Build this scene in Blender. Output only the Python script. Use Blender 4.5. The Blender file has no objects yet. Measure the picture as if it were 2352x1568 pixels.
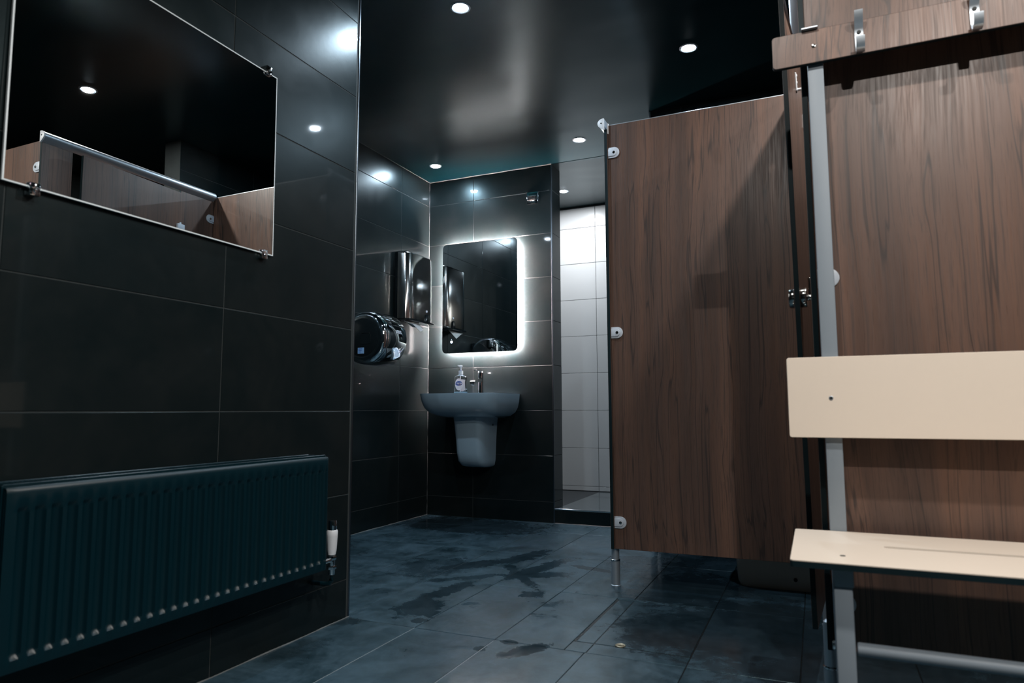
import bpy, bmesh, math, random
from mathutils import Vector, Matrix
random.seed(7)
PI = math.pi
scene = bpy.context.scene
col = scene.collection

# ------------------------------------------------------------ camera
F_PX, YAW, PITCH, ROLL = 1567.1, math.radians(23.909), math.radians(5.722), math.radians(-0.18)
fw = Vector((-math.sin(YAW)*math.cos(PITCH), math.cos(YAW)*math.cos(PITCH), math.sin(PITCH)))
r0 = Vector((math.cos(YAW), math.sin(YAW), 0)); u0 = r0.cross(fw)
rt = r0*math.cos(ROLL) + u0*math.sin(ROLL); up = rt.cross(fw)
cam_d = bpy.data.cameras.new('camera'); cam = bpy.data.objects.new('camera', cam_d); col.objects.link(cam)
M3 = Matrix((rt, up, -fw)).transposed()
cam.matrix_world = Matrix.Translation((0, 0, 0.74)) @ M3.to_4x4()
cam_d.sensor_width = 36; cam_d.lens = F_PX/2352*36; cam_d.clip_start = 0.02
cam_d.dof.use_dof = True; cam_d.dof.focus_distance = 3.6; cam_d.dof.aperture_fstop = 4.0
scene.camera = cam

# ------------------------------------------------------------ world, exposure, lamp settings
w = bpy.data.worlds.new('world'); scene.world = w; w.use_nodes = True
w.node_tree.nodes['Background'].inputs[0].default_value = (0.01, 0.42, 0.55, 1)
w.node_tree.nodes['Background'].inputs[1].default_value = 0.03
scene.view_settings.view_transform = 'Standard'; scene.view_settings.look = 'None'
scene.view_settings.exposure = 0.82; scene.view_settings.gamma = 1.0
scene.view_settings.use_curve_mapping = False
COOL = (0.70, 0.86, 1.0); NEUTRAL = (1.0, 0.95, 0.89)
#          x      y     power colour lens-strength
SPOTS = [(-1.300, 2.405, 4.5, COOL, 'downlight nearest the outside corner of the mirrored wall'),
         (-0.475, 3.130, 3.5, COOL, 'downlight above the far cubicle, in the black part of the ceiling'),
         (-1.290, 3.965, 4.0, COOL, 'downlight just in front of the white tiled shower opening'),
         (-2.350, 3.995, 4.0, COOL, 'downlight in the far left corner above the paper towel dispenser'),
         (-1.724, 4.883, 7.0, (0.92, 0.96, 1.0), 'downlight inside the shower beside the end of the dark wall'),
         (0.210, 2.230, 9.0, NEUTRAL, 'downlight above the near cubicle, seen in the large wall mirror'),
         (-2.360, 2.380, 3.0, COOL, 'downlight hidden in the alcove behind the mirrored wall'),
         (-0.150, 0.920, 8.0, NEUTRAL, 'downlight in front of the left end of the bench'),
         (0.770, 0.950, 8.0, NEUTRAL, 'downlight in front of the right end of the bench'),
         (0.600, 0.000, 22.0, NEUTRAL, 'downlight behind the photographer, furthest from the shower')]
HALO = 480.0
LENS = 60.0

# ------------------------------------------------------------ materials
def mat(name, color, rough=0.5, metal=0.0, spec=0.5, emis=None, estr=0.0, coat=0.0, coatr=0.03, trans=0.0, ior=1.45, bump=0.0, bscale=200, var=0.0, vscale=20, dim='3D'):
    m = bpy.data.materials.new(name); m.use_nodes = True; nt = m.node_tree; n = nt.nodes; l = nt.links
    b = n['Principled BSDF']
    b.inputs['Base Color'].default_value = (*color, 1); b.inputs['Roughness'].default_value = rough
    b.inputs['Metallic'].default_value = metal; b.inputs['Specular IOR Level'].default_value = spec
    b.inputs['Coat Weight'].default_value = coat; b.inputs['Coat Roughness'].default_value = coatr
    b.inputs['Transmission Weight'].default_value = trans; b.inputs['IOR'].default_value = ior
    if emis: b.inputs['Emission Color'].default_value = (*emis, 1); b.inputs['Emission Strength'].default_value = estr
    tc = n.new('ShaderNodeTexCoord')
    if var > 0:
        nz = n.new('ShaderNodeTexNoise'); nz.inputs['Scale'].default_value = vscale; nz.inputs['Detail'].default_value = 4
        mx = n.new('ShaderNodeMix'); mx.data_type = 'RGBA'
        mx.inputs[6].default_value = (*[c*(1-var) for c in color], 1); mx.inputs[7].default_value = (*[min(1, c*(1+var)) for c in color], 1)
        l.new(tc.outputs['Object'], nz.inputs['Vector']); l.new(nz.outputs['Fac'], mx.inputs[0]); l.new(mx.outputs[2], b.inputs['Base Color'])
    if bump > 0:
        nz = n.new('ShaderNodeTexNoise'); nz.inputs['Scale'].default_value = bscale; nz.inputs['Detail'].default_value = 3
        bp = n.new('ShaderNodeBump'); bp.inputs['Strength'].default_value = bump; bp.inputs['Distance'].default_value = 0.002
        l.new(tc.outputs['Object'], nz.inputs['Vector']); l.new(nz.outputs['Fac'], bp.inputs['Height']); l.new(bp.outputs[0], b.inputs['Normal'])
    return m

def N(nt, kind, **kw):
    nd = nt.nodes.new(kind)
    for k, v in kw.items():
        if hasattr(nd, k): setattr(nd, k, v)
        else: nd.inputs[k].default_value = v
    return nd

def math_n(nt, op, a, b=None, clamp=False):
    nd = nt.nodes.new('ShaderNodeMath'); nd.operation = op; nd.use_clamp = clamp
    for i, v in enumerate((a, b)):
        if v is None: continue
        if isinstance(v, (int, float)): nd.inputs[i].default_value = v
        else: nt.links.new(v, nd.inputs[i])
    return nd.outputs[0]

def mapr(nt, v, a, b, c=0.0, d=1.0, smooth=True):
    nd = nt.nodes.new('ShaderNodeMapRange'); nd.interpolation_type = 'SMOOTHSTEP' if smooth else 'LINEAR'
    nt.links.new(v, nd.inputs[0])
    for i, x in enumerate((a, b, c, d)): nd.inputs[i+1].default_value = x
    return nd.outputs[0]

def mixc(nt, f, a, b):
    nd = nt.nodes.new('ShaderNodeMix'); nd.data_type = 'RGBA'
    for i, v in ((0, f), (6, a), (7, b)):
        if isinstance(v, (int, float)): nd.inputs[i].default_value = v
        elif isinstance(v, tuple): nd.inputs[i].default_value = (*v, 1)
        else: nt.links.new(v, nd.inputs[i])
    return nd.outputs[2]

def noise(nt, vec, scale, detail=4, rough=0.5, dist=0.0):
    nd = nt.nodes.new('ShaderNodeTexNoise'); nd.inputs['Scale'].default_value = scale
    nd.inputs['Detail'].default_value = detail; nd.inputs['Roughness'].default_value = rough; nd.inputs['Distortion'].default_value = dist
    nt.links.new(vec, nd.inputs['Vector']); return nd.outputs['Fac']

def bump_n(nt, h, strength, dist, normal=None):
    nd = nt.nodes.new('ShaderNodeBump'); nd.inputs['Strength'].default_value = strength; nd.inputs['Distance'].default_value = dist
    nt.links.new(h, nd.inputs['Height'])
    if normal: nt.links.new(normal, nd.inputs['Normal'])
    return nd.outputs[0]

def mapping(nt, vec, scale=(1, 1, 1), loc=(0, 0, 0)):
    nd = nt.nodes.new('ShaderNodeMapping'); nd.inputs['Scale'].default_value = scale; nd.inputs['Location'].default_value = loc
    nt.links.new(vec, nd.inputs['Vector']); return nd.outputs[0]

def world_pos(nt): return nt.nodes.new('ShaderNodeNewGeometry').outputs['Position']

def mat_wall_tile(name='dark wall tile', a=(0.0034, 0.0080, 0.0094), b=(0.0118, 0.0150, 0.0155), rough=0.30):
    m = bpy.data.materials.new(name); m.use_nodes = True; nt = m.node_tree; bs = nt.nodes['Principled BSDF']
    pos = world_pos(nt); oi = nt.nodes.new('ShaderNodeObjectInfo')
    off = nt.nodes.new('ShaderNodeVectorMath'); off.operation = 'MULTIPLY_ADD'
    cmb = nt.nodes.new('ShaderNodeCombineXYZ')
    for i in range(3): nt.links.new(math_n(nt, 'MULTIPLY', oi.outputs['Random'], 17.0+9*i), cmb.inputs[i])
    va = nt.nodes.new('ShaderNodeVectorMath'); va.operation = 'ADD'; nt.links.new(pos, va.inputs[0]); nt.links.new(cmb.outputs[0], va.inputs[1])
    v = va.outputs[0]
    n1 = noise(nt, v, 3.2, 8, 0.62, 0.6); n2 = noise(nt, v, 28, 6, 0.7); n3 = noise(nt, v, 5, 4, 0.55, 0.6)
    f = math_n(nt, 'ADD', mapr(nt, n1, 0.25, 0.78, 0.1, 0.85), math_n(nt, 'MULTIPLY', mapr(nt, n2, 0.4, 0.7), 0.14))
    f = math_n(nt, 'MULTIPLY', f, mapr(nt, n3, 0.25, 0.7, 0.7, 1.0), True)
    nt.links.new(mixc(nt, f, a, b), bs.inputs['Base Color'])
    nt.links.new(mapr(nt, n3, 0.3, 0.7, rough-0.02, rough+0.03), bs.inputs['Roughness'])
    bs.inputs['Specular IOR Level'].default_value = 0.22; bs.inputs['Specular Tint'].default_value = (0.65, 0.92, 1, 1)
    bs.inputs['Coat Weight'].default_value = 0.34; bs.inputs['Coat IOR'].default_value = 1.42; bs.inputs['Coat Roughness'].default_value = 0.04
    nt.links.new(bump_n(nt, n2, 0.10, 0.002), bs.inputs['Normal'])
    nt.links.new(bump_n(nt, noise(nt, v, 2.2, 1), 0.05, 0.003), bs.inputs['Coat Normal'])
    return m

def mat_floor(wet_shade_blobs):
    m = bpy.data.materials.new('grey stone floor tile'); m.use_nodes = True; nt = m.node_tree; bs = nt.nodes['Principled BSDF']
    pos = world_pos(nt); oi = nt.nodes.new('ShaderNodeObjectInfo')
    cmb = nt.nodes.new('ShaderNodeCombineXYZ')
    for i in range(3): nt.links.new(math_n(nt, 'MULTIPLY', oi.outputs['Random'], 11.0+7*i), cmb.inputs[i])
    va = nt.nodes.new('ShaderNodeVectorMath'); va.operation = 'ADD'; nt.links.new(pos, va.inputs[0]); nt.links.new(cmb.outputs[0], va.inputs[1])
    v = va.outputs[0]
    vs = mapping(nt, v, (1.8, 1.0, 1.0))
    n1 = noise(nt, v, 3.4, 9, 0.66, 0.8); n2 = noise(nt, v, 24, 7, 0.7); n3 = noise(nt, vs, 7, 6, 0.6, 1.0)
    f = math_n(nt, 'ADD', mapr(nt, n1, 0.30, 0.70, 0.0, 0.7), math_n(nt, 'MULTIPLY', mapr(nt, n2, 0.35, 0.7), 0.3), True)
    dry = mixc(nt, f, (0.007, 0.023, 0.032), (0.060, 0.108, 0.145))
    # spilt water: irregular patches, wetter away from the dry strip near the camera; some blobs are cubicle shade put into the colour
    wn = noise(nt, pos, 2.6, 7, 0.68, 1.2)
    wet = mapr(nt, wn, 0.54, 0.66)
    sx = nt.nodes.new('ShaderNodeSeparateXYZ'); nt.links.new(pos, sx.inputs[0])
    wet = math_n(nt, 'MULTIPLY', wet, mapr(nt, sx.outputs[1], 1.6, 2.3, 0.1, 0.55))
    dn = noise(nt, pos, 12, 9, 0.76, 0.4)
    for (cx, cy, rx, ry, rot, s) in wet_shade_blobs:
        mp = nt.nodes.new('ShaderNodeMapping'); mp.vector_type = 'TEXTURE'
        mp.inputs['Location'].default_value = (cx, cy, 0); mp.inputs['Rotation'].default_value = (0, 0, rot); mp.inputs['Scale'].default_value = (rx, ry, 1)
        nt.links.new(pos, mp.inputs['Vector'])
        ln = nt.nodes.new('ShaderNodeVectorMath'); ln.operation = 'LENGTH'; nt.links.new(mp.outputs[0], ln.inputs[0])
        d = math_n(nt, 'ADD', ln.outputs['Value'], math_n(nt, 'MULTIPLY', math_n(nt, 'SUBTRACT', dn, 0.5), 3.2))
        wet = math_n(nt, 'MAXIMUM', wet, mapr(nt, d, 1.25, 0.80, 0.0, s))  # mask holds real water and the painted cubicle shade alike
    colr = mixc(nt, math_n(nt, 'MULTIPLY', wet, 0.66), dry, (0.010, 0.018, 0.024))
    nt.links.new(colr, bs.inputs['Base Color'])
    rough = math_n(nt, 'SUBTRACT', mapr(nt, n3, 0.3, 0.7, 0.30, 0.44), math_n(nt, 'MULTIPLY', wet, 0.22))
    nt.links.new(rough, bs.inputs['Roughness'])
    bs.inputs['Specular IOR Level'].default_value = 0.5; bs.inputs['Specular Tint'].default_value = (0.6, 0.9, 1, 1)
    nt.links.new(mapr(nt, noise(nt, pos, 1.7, 5, 0.6), 0.40, 0.66, 0.0, 0.4), bs.inputs['Coat Weight']); bs.inputs['Coat Roughness'].default_value = 0.10
    nt.links.new(bump_n(nt, n2, 0.14, 0.002), bs.inputs['Normal'])
    return m

def mat_wood(name='walnut laminate', seed=0.0, grain_axis='Z'):
    m = bpy.data.materials.new(name); m.use_nodes = True; nt = m.node_tree; bs = nt.nodes['Principled BSDF']
    pos = world_pos(nt)
    lo = (seed, seed*1.7, seed*0.3)
    # slow warp so the grain wanders
    wv = mapping(nt, pos, (2.2, 2.2, 0.8), lo)
    wn = noise(nt, wv, 1.0, 3, 0.5)
    sx = nt.nodes.new('ShaderNodeSeparateXYZ'); nt.links.new(pos, sx.inputs[0])
    dx = math_n(nt, 'MULTIPLY', math_n(nt, 'SUBTRACT', wn, 0.5), 0.10)
    cb = nt.nodes.new('ShaderNodeCombineXYZ')
    nt.links.new(math_n(nt, 'ADD', sx.outputs[0], dx), cb.inputs[0]); nt.links.new(math_n(nt, 'ADD', sx.outputs[1], dx), cb.inputs[1]); nt.links.new(sx.outputs[2], cb.inputs[2])
    v = cb.outputs[0]
    band = noise(nt, mapping(nt, v, (8, 8, 0.28), lo), 1.0, 3, 0.55)
    med = noise(nt, mapping(nt, v, (38, 38, 0.7), lo), 1.0, 4, 0.6)
    vein = noise(nt, mapping(nt, v, (24, 24, 0.28), (lo[0]+5, lo[1], lo[2])), 1.0, 2, 0.5)
    fine = noise(nt, mapping(nt, v, (190, 190, 2.6), lo), 1.0, 4, 0.6)
    pore = noise(nt, mapping(nt, pos, (420, 420, 16), lo), 1.0, 2, 0.5)
    c = mixc(nt, mapr(nt, band, 0.30, 0.70), (0.078, 0.050, 0.041), (0.200, 0.108, 0.074))
    c = mixc(nt, math_n(nt, 'MULTIPLY', mapr(nt, med, 0.35, 0.66), 0.55), c, (0.125, 0.078, 0.063))
    line = math_n(nt, 'ABSOLUTE', math_n(nt, 'SUBTRACT', vein, 0.5))
    c = mixc(nt, math_n(nt, 'MULTIPLY', mapr(nt, line, 0.022, 0.0), 0.7), c, (0.032, 0.027, 0.027))
    c = mixc(nt, math_n(nt, 'MULTIPLY', mapr(nt, fine, 0.48, 0.70), 0.5), c, (0.042, 0.032, 0.029))
    c = mixc(nt, math_n(nt, 'MULTIPLY', mapr(nt, pore, 0.58, 0.72), 0.35), c, (0.03, 0.02, 0.017))
    nt.links.new(c, bs.inputs['Base Color'])
    nt.links.new(mapr(nt, fine, 0.3, 0.7, 0.34, 0.46), bs.inputs['Roughness'])
    bs.inputs['Specular IOR Level'].default_value = 0.45
    nt.links.new(bump_n(nt, fine, 0.06, 0.001), bs.inputs['Normal'])
    return m

def mat_ceiling():
    m = bpy.data.materials.new('black satin ceiling paint'); m.use_nodes = True; nt = m.node_tree; bs = nt.nodes['Principled BSDF']
    pos = world_pos(nt)
    v = mapping(nt, pos, (1.0, 2.3, 1.0))
    n1 = noise(nt, v, 1.5, 0.8, 0.4, 0.35); n2 = noise(nt, pos, 60, 4, 0.6); n3 = noise(nt, mapping(nt, pos, (1.5, 3.0, 1)), 1.8, 1.5, 0.45, 0.6)
    bs.inputs['Base Color'].default_value = (0.001, 0.012, 0.016, 1)
    bs.inputs['Roughness'].default_value = 0.28
    bs.inputs['Specular IOR Level'].default_value = 0.52; bs.inputs['Specular Tint'].default_value = (0.56, 0.90, 1, 1)
    b1 = bump_n(nt, n1, 0.30, 0.020)
    nt.links.new(b1, bs.inputs['Normal'])
    return m

def mat_grout_floor():
    m = bpy.data.materials.new('floor grout, dry near the door and wet further in'); m.use_nodes = True; nt = m.node_tree; bs = nt.nodes['Principled BSDF']
    pos = world_pos(nt); sx = nt.nodes.new('ShaderNodeSeparateXYZ'); nt.links.new(pos, sx.inputs[0])
    nn = noise(nt, pos, 8, 4)
    dry = math_n(nt, 'MULTIPLY', mapr(nt, math_n(nt, 'ADD', sx.outputs[1], math_n(nt, 'MULTIPLY', nn, 0.05)), 2.11, 2.09), mapr(nt, sx.outputs[0], -0.80, -0.90))
    nt.links.new(mixc(nt, dry, (0.012, 0.017, 0.02), (0.34, 0.38, 0.40)), bs.inputs['Base Color'])
    nt.links.new(mapr(nt, dry, 0, 1, 0.12, 0.8), bs.inputs['Roughness'])
    nt.links.new(bump_n(nt, noise(nt, pos, 90, 3), 0.6, 0.003), bs.inputs['Normal'])
    return m

WET_SHADE = [(-1.53, 3.02, .20, .06, .9, 1), (-1.38, 3.25, .06, .20, -.3, .9), (-1.22, 3.05, .05, .26, -.25, .9), (-1.42, 2.55, .045, .17, -.15, 1),
       (-1.39, 2.28, .09, .12, .2, .9), (-1.60, 2.02, .10, .05, .4, .85), (-0.86, 2.02, .035, .09, -.5, 1), (-0.93, 2.07, .03, .02, 0, 1), (-0.99, 1.98, .02, .02, 0, 1),
       (-1.15, 2.95, .12, .05, .6, .8), (-1.32, 2.15, .03, .03, 0, .9), (-1.0, 3.15, .10, .03, -.3, .9), (-1.08, 2.62, .05, .05, 0, .7),
       (-0.46, 2.40, .20, .22, 0, .9), (-0.2, 2.5, .3, .4, 0, .85), (-0.52, 2.95, .22, .28, 0, .9), (-0.75, 3.35, .2, .2, 0, .6), (0.1, 2.3, .4, .5, 0, .8),  # wet floor with the shade under the cubicles painted in
       (-1.7, 2.9, .16, .20, 0, .55), (-2.1, 4.0, .5, .25, 0, .8), (-1.55, 1.75, .10, .10, 0, .5), (-1.25, 2.9, .03, .25, .7, .8), (-1.47, 2.75, .03, .2, -.8, .7)]
M = {}
M['tile'] = mat_wall_tile()
M['cream_tile'] = mat('cream glazed tile', (0.66, 0.66, 0.66), 0.3, coat=0.08, var=0.03, vscale=6)
M['floor_tile'] = mat_floor(WET_SHADE)
M['grout_light'] = mat('pale grey grout', (0.034, 0.042, 0.044), 0.85, bump=0.4, bscale=300, var=0.35, vscale=14)
M['grout_dark'] = mat('dark grout', (0.05, 0.055, 0.06), 0.8, bump=0.3, bscale=300, var=0.2)
M['grout_floor'] = mat_grout_floor()
M['ceiling'] = mat_ceiling()
M['wood'] = mat_wood()
M['wood2'] = mat_wood('walnut laminate, second sheet', 3.7)
M['core'] = mat('black laminate core', (0.006, 0.016, 0.020), 0.5, spec=0.2, var=0.2)
M['cream'] = mat('cream solid laminate', (0.84, 0.73, 0.62), 0.36, bump=0.05, bscale=500, var=0.02, vscale=4)
M['alu'] = mat('satin anodised aluminium', (0.56, 0.62, 0.68), 0.36, metal=0.75, bump=0.04, bscale=400, var=0.04)
M['tube'] = mat('grey coated steel tube', (0.22, 0.26, 0.30), 0.5, metal=0.0, bump=0.03, bscale=500, var=0.03)
M['edge_trim'] = mat('dull metal edge trim', (0.16, 0.19, 0.22), 0.28, metal=1.0, var=0.1)
M['chrome'] = mat('polished chrome', (0.80, 0.83, 0.86), 0.05, metal=1.0, var=0.02)
M['steel'] = mat('brushed stainless steel', (0.50, 0.50, 0.49), 0.13, metal=1.0, bump=0.02, bscale=300, var=0.04)
M['white_plastic'] = mat('white plastic', (0.75, 0.78, 0.82), 0.35, var=0.02)
M['grey_plastic'] = mat('pale grey nylon', (0.60, 0.66, 0.74), 0.35, var=0.03)
M['black_plastic'] = mat('black gloss plastic', (0.008, 0.012, 0.014), 0.12, var=0.2)
M['rad'] = mat('anthracite radiator enamel', (0.0003, 0.0145, 0.0215), 0.34, spec=0.5, bump=0.03, bscale=500, var=0.08)
M['ceramic'] = mat('white glazed ceramic', (0.33, 0.455, 0.55), 0.12, coat=0.5, var=0.02)
M['toilet_ceramic'] = mat('off white toilet ceramic', (0.62, 0.55, 0.48), 0.2, coat=0.3, var=0.02)
M['mirror'] = mat('mirror silvering', (0.84, 0.88, 0.88), 0.004, metal=1.0, var=0.005)
M['glass_edge'] = mat('polished glass edge', (0.85, 0.92, 0.95), 0.3, metal=0.0, var=0.05)
M['lens'] = mat('lit lamp lens', (0.9, 0.9, 0.9), 0.3, emis=(0.80, 0.90, 1.0), estr=LENS)
M['led'] = mat('lit led strip', (0.9, 0.9, 0.9), 0.4, emis=(1.0, 0.74, 0.69), estr=HALO)
M['clear'] = mat('clear plastic bottle', (0.97, 0.99, 1.0), 0.04, trans=1.0, ior=1.40)
M['soap'] = mat('pale blue soap', (0.55, 0.80, 0.95), 0.1, trans=0.6, ior=1.34)
M['label_white'] = mat('white label', (0.88, 0.82, 0.84), 0.5, var=0.02)
M['label_blue'] = mat('blue label print', (0.01, 0.06, 0.30), 0.4, var=0.05)
M['label_orange'] = mat('orange label print', (0.8, 0.3, 0.05), 0.5, var=0.05)
M['sticker'] = mat('pale blue sticker', (0.25, 0.45, 0.75), 0.5, var=0.1)
M['paper'] = mat('white paper towel', (0.80, 0.82, 0.82), 0.85, bump=0.2, bscale=300, var=0.02)
M['red_led'] = mat('red indicator', (0.4, 0.02, 0.0), 0.4, emis=(1.0, 0.08, 0.02), estr=4)
M['blue_led'] = mat('lit touch symbol', (0.6, 0.7, 0.9), 0.4, emis=(0.75, 0.85, 1.0), estr=2)
M['backing'] = mat('mirror back case', (0.5, 0.5, 0.5), 0.6, var=0.03)
M['caulk'] = mat('pale sealant bead', (0.13, 0.145, 0.15), 0.7, bump=0.6, bscale=80, var=0.45, vscale=25)
M['hole'] = mat('dark recess', (0.006, 0.008, 0.009), 0.6, var=0.2)
M['tray'] = mat('grey shower floor', (0.12, 0.14, 0.15), 0.12, var=0.1)
M['brass'] = mat('tarnished metal eye', (0.42, 0.38, 0.28), 0.35, metal=0.8, var=0.3, vscale=60)

# ------------------------------------------------------------ mesh helpers
class MB:
    def __init__(s): s.bm = bmesh.new()
    def _xf(s, vs, mtx):
        if mtx is not None:
            for v in vs: v.co = mtx @ v.co
    def box(s, x0, x1, y0, y1, z0, z1, bev=0.0, seg=1, mtx=None):
        b = bmesh.new(); bmesh.ops.create_cube(b, size=1)
        for v in b.verts: v.co = Vector(((x0+x1)/2+v.co.x*(x1-x0), (y0+y1)/2+v.co.y*(y1-y0), (z0+z1)/2+v.co.z*(z1-z0)))
        if bev > 0: bmesh.ops.bevel(b, geom=b.edges[:], offset=bev, segments=seg, affect='EDGES', profile=0.5)
        s.merge(b, mtx); return s
    def merge(s, b, mtx=None):
        if mtx is not None: bmesh.ops.transform(b, matrix=mtx, verts=b.verts[:])
        me = bpy.data.meshes.new('tmp'); b.to_mesh(me); b.free(); s.bm.from_mesh(me); bpy.data.meshes.remove(me)
    def prism(s, pts, fn, d0, d1, bev=0.0, seg=1):
        """pts 2D outline; fn(u, v, d) -> 3D"""
        b = bmesh.new()
        lo = [b.verts.new(fn(u, v, d0)) for u, v in pts]; hi = [b.verts.new(fn(u, v, d1)) for u, v in pts]
        n = len(pts); b.faces.new(lo); b.faces.new(hi[::-1])
        for i in range(n): b.faces.new((lo[i], hi[i], hi[(i+1) % n], lo[(i+1) % n]))
        bmesh.ops.recalc_face_normals(b, faces=b.faces[:])
        if bev > 0:
            es = [e for e in b.edges if (len(e.link_faces) == 2 and any(len(f.verts) == n for f in e.link_faces))]
            bmesh.ops.bevel(b, geom=es, offset=bev, segments=seg, affect='EDGES', profile=0.5)
        s.merge(b); return s
    def cyl(s, p0, p1, r, r2=None, n=20, bev=0.0):
        p0 = Vector(p0); p1 = Vector(p1); d = p1-p0; L = d.length
        b = bmesh.new(); bmesh.ops.create_cone(b, cap_ends=True, segments=n, radius1=r, radius2=r if r2 is None else r2, depth=L)
        if bev > 0:
            es = [e for e in b.edges if any(len(f.verts) == n for f in e.link_faces)]
            bmesh.ops.bevel(b, geom=es, offset=bev, segments=2, affect='EDGES', profile=0.5)
        s.merge(b, Matrix.Translation((p0+p1)/2) @ d.to_track_quat('Z', 'Y').to_matrix().to_4x4()); return s
    def lathe(s, prof, origin=(0, 0, 0), axis='Z', n=24):
        """prof [(r,h)], closed at r=0 ends by caps"""
        b = bmesh.new(); rings = []
        for r, h in prof:
            rings.append([b.verts.new((r*math.cos(2*PI*i/n), r*math.sin(2*PI*i/n), h)) for i in range(n)] if r > 1e-6 else [b.verts.new((0, 0, h))])
        for a, c in zip(rings, rings[1:]):
            for i in range(n):
                j = (i+1) % n
                if len(a) == 1 and len(c) == 1: continue
                if len(a) == 1: b.faces.new((a[0], c[i], c[j]))
                elif len(c) == 1: b.faces.new((a[i], c[0], a[j]))
                else: b.faces.new((a[i], c[i], c[j], a[j]))
        bmesh.ops.recalc_face_normals(b, faces=b.faces[:])
        R = {'Z': Matrix.Identity(4), 'Y': Matrix.Rotation(-PI/2, 4, 'X'), 'X': Matrix.Rotation(PI/2, 4, 'Y')}[axis]
        s.merge(b, Matrix.Translation(origin) @ R); return s
    def loft(s, rings, cap=True, closed=True):
        b = bmesh.new(); R = [[b.verts.new(p) for p in r] for r in rings]; n = len(R[0])
        for a, c in zip(R, R[1:]):
            for i in range(n if closed else n-1):
                j = (i+1) % n; b.faces.new((a[i], a[j], c[j], c[i]))
        if cap: b.faces.new(R[0][::-1]); b.faces.new(R[-1])
        bmesh.ops.recalc_face_normals(b, faces=b.faces[:]); s.merge(b); return s
    def tube(s, pts, r, n=12):
        pts = [Vector(p) for p in pts]; rings = []
        up_ = Vector((0, 0, 1))
        for i, p in enumerate(pts):
            t = (pts[min(i+1, len(pts)-1)]-pts[max(i-1, 0)]).normalized()
            a = t.cross(up_);
            if a.length < 1e-3: a = t.cross(Vector((0, 1, 0)))
            a.normalize(); c = t.cross(a)
            rr = r[i] if isinstance(r, (list, tuple)) else r
            rings.append([p + a*rr*math.cos(2*PI*k/n) + c*rr*math.sin(2*PI*k/n) for k in range(n)])
        return s.loft(rings)

def build(name, mb, m, parent=None, smooth=35, label=None, cat=None, group=None, kind=None, origin=None):
    """link the collected shape (given in world coordinates) as one object"""
    if parent is not None: org = world_loc(parent)
    elif origin is not None: org = Vector(origin)
    else:
        cs = [v.co for v in mb.bm.verts]
        org = Vector(((min(c.x for c in cs)+max(c.x for c in cs))/2, (min(c.y for c in cs)+max(c.y for c in cs))/2, min(c.z for c in cs)))
    for v in mb.bm.verts: v.co -= org
    me = bpy.data.meshes.new(name)
    if smooth:
        for f in mb.bm.faces: f.smooth = True
        for e in mb.bm.edges:
            if len(e.link_faces) == 2 and e.calc_face_angle(0) > math.radians(smooth): e.smooth = False
    mb.bm.to_mesh(me); mb.bm.free(); me.materials.append(m)
    o = bpy.data.objects.new(name, me); col.objects.link(o)
    if parent is not None: o.parent = parent
    else: o.location = org
    tag(o, label, cat, group, kind); return o

def world_loc(o):
    v = Vector(o.location)
    while o.parent: o = o.parent; v += o.location
    return v

def tag(o, label=None, cat=None, group=None, kind=None):
    if label: o['label'] = label
    if cat: o['category'] = cat
    if group: o['group'] = group
    if kind: o['kind'] = kind

def thing(name, loc, label, cat, group=None):
    o = bpy.data.objects.new(name, None); o.empty_display_size = 0.1; col.objects.link(o); o.location = loc
    tag(o, label, cat, group); return o

def copy_tree(o, parent=None, loc=None):
    c = o.copy(); col.objects.link(c)
    if parent is not None: c.parent = parent
    if loc is not None: c.location = loc
    for ch in [x for x in bpy.data.objects if x.parent == o]: copy_tree(ch, c)
    return c

def text_mb(txt, size, mtx, depth=0.0004, bold=0.0):
    cu = bpy.data.curves.new('t', 'FONT'); cu.body = txt; cu.size = size; cu.align_x = 'CENTER'; cu.align_y = 'CENTER'; cu.extrude = depth; cu.offset = bold
    cu.resolution_u = 2
    ob = bpy.data.objects.new('t', cu); col.objects.link(ob); bpy.context.view_layer.update()
    me = bpy.data.meshes.new_from_object(ob.evaluated_get(bpy.context.evaluated_depsgraph_get()))
    mb = MB(); mb.bm.from_mesh(me); bmesh.ops.transform(mb.bm, matrix=mtx, verts=mb.bm.verts[:])
    bpy.data.objects.remove(ob); bpy.data.curves.remove(cu); bpy.data.meshes.remove(me); return mb

def rrect(x0, x1, y0, y1, r, n=5):
    pts = []
    for cx, cy, a in ((x1-r, y1-r, 0), (x0+r, y1-r, 90), (x0+r, y0+r, 180), (x1-r, y0+r, 270)):
        for k in range(n+1):
            t = math.radians(a+90*k/n); pts.append((cx+r*math.cos(t), cy+r*math.sin(t)))
    return pts

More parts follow.
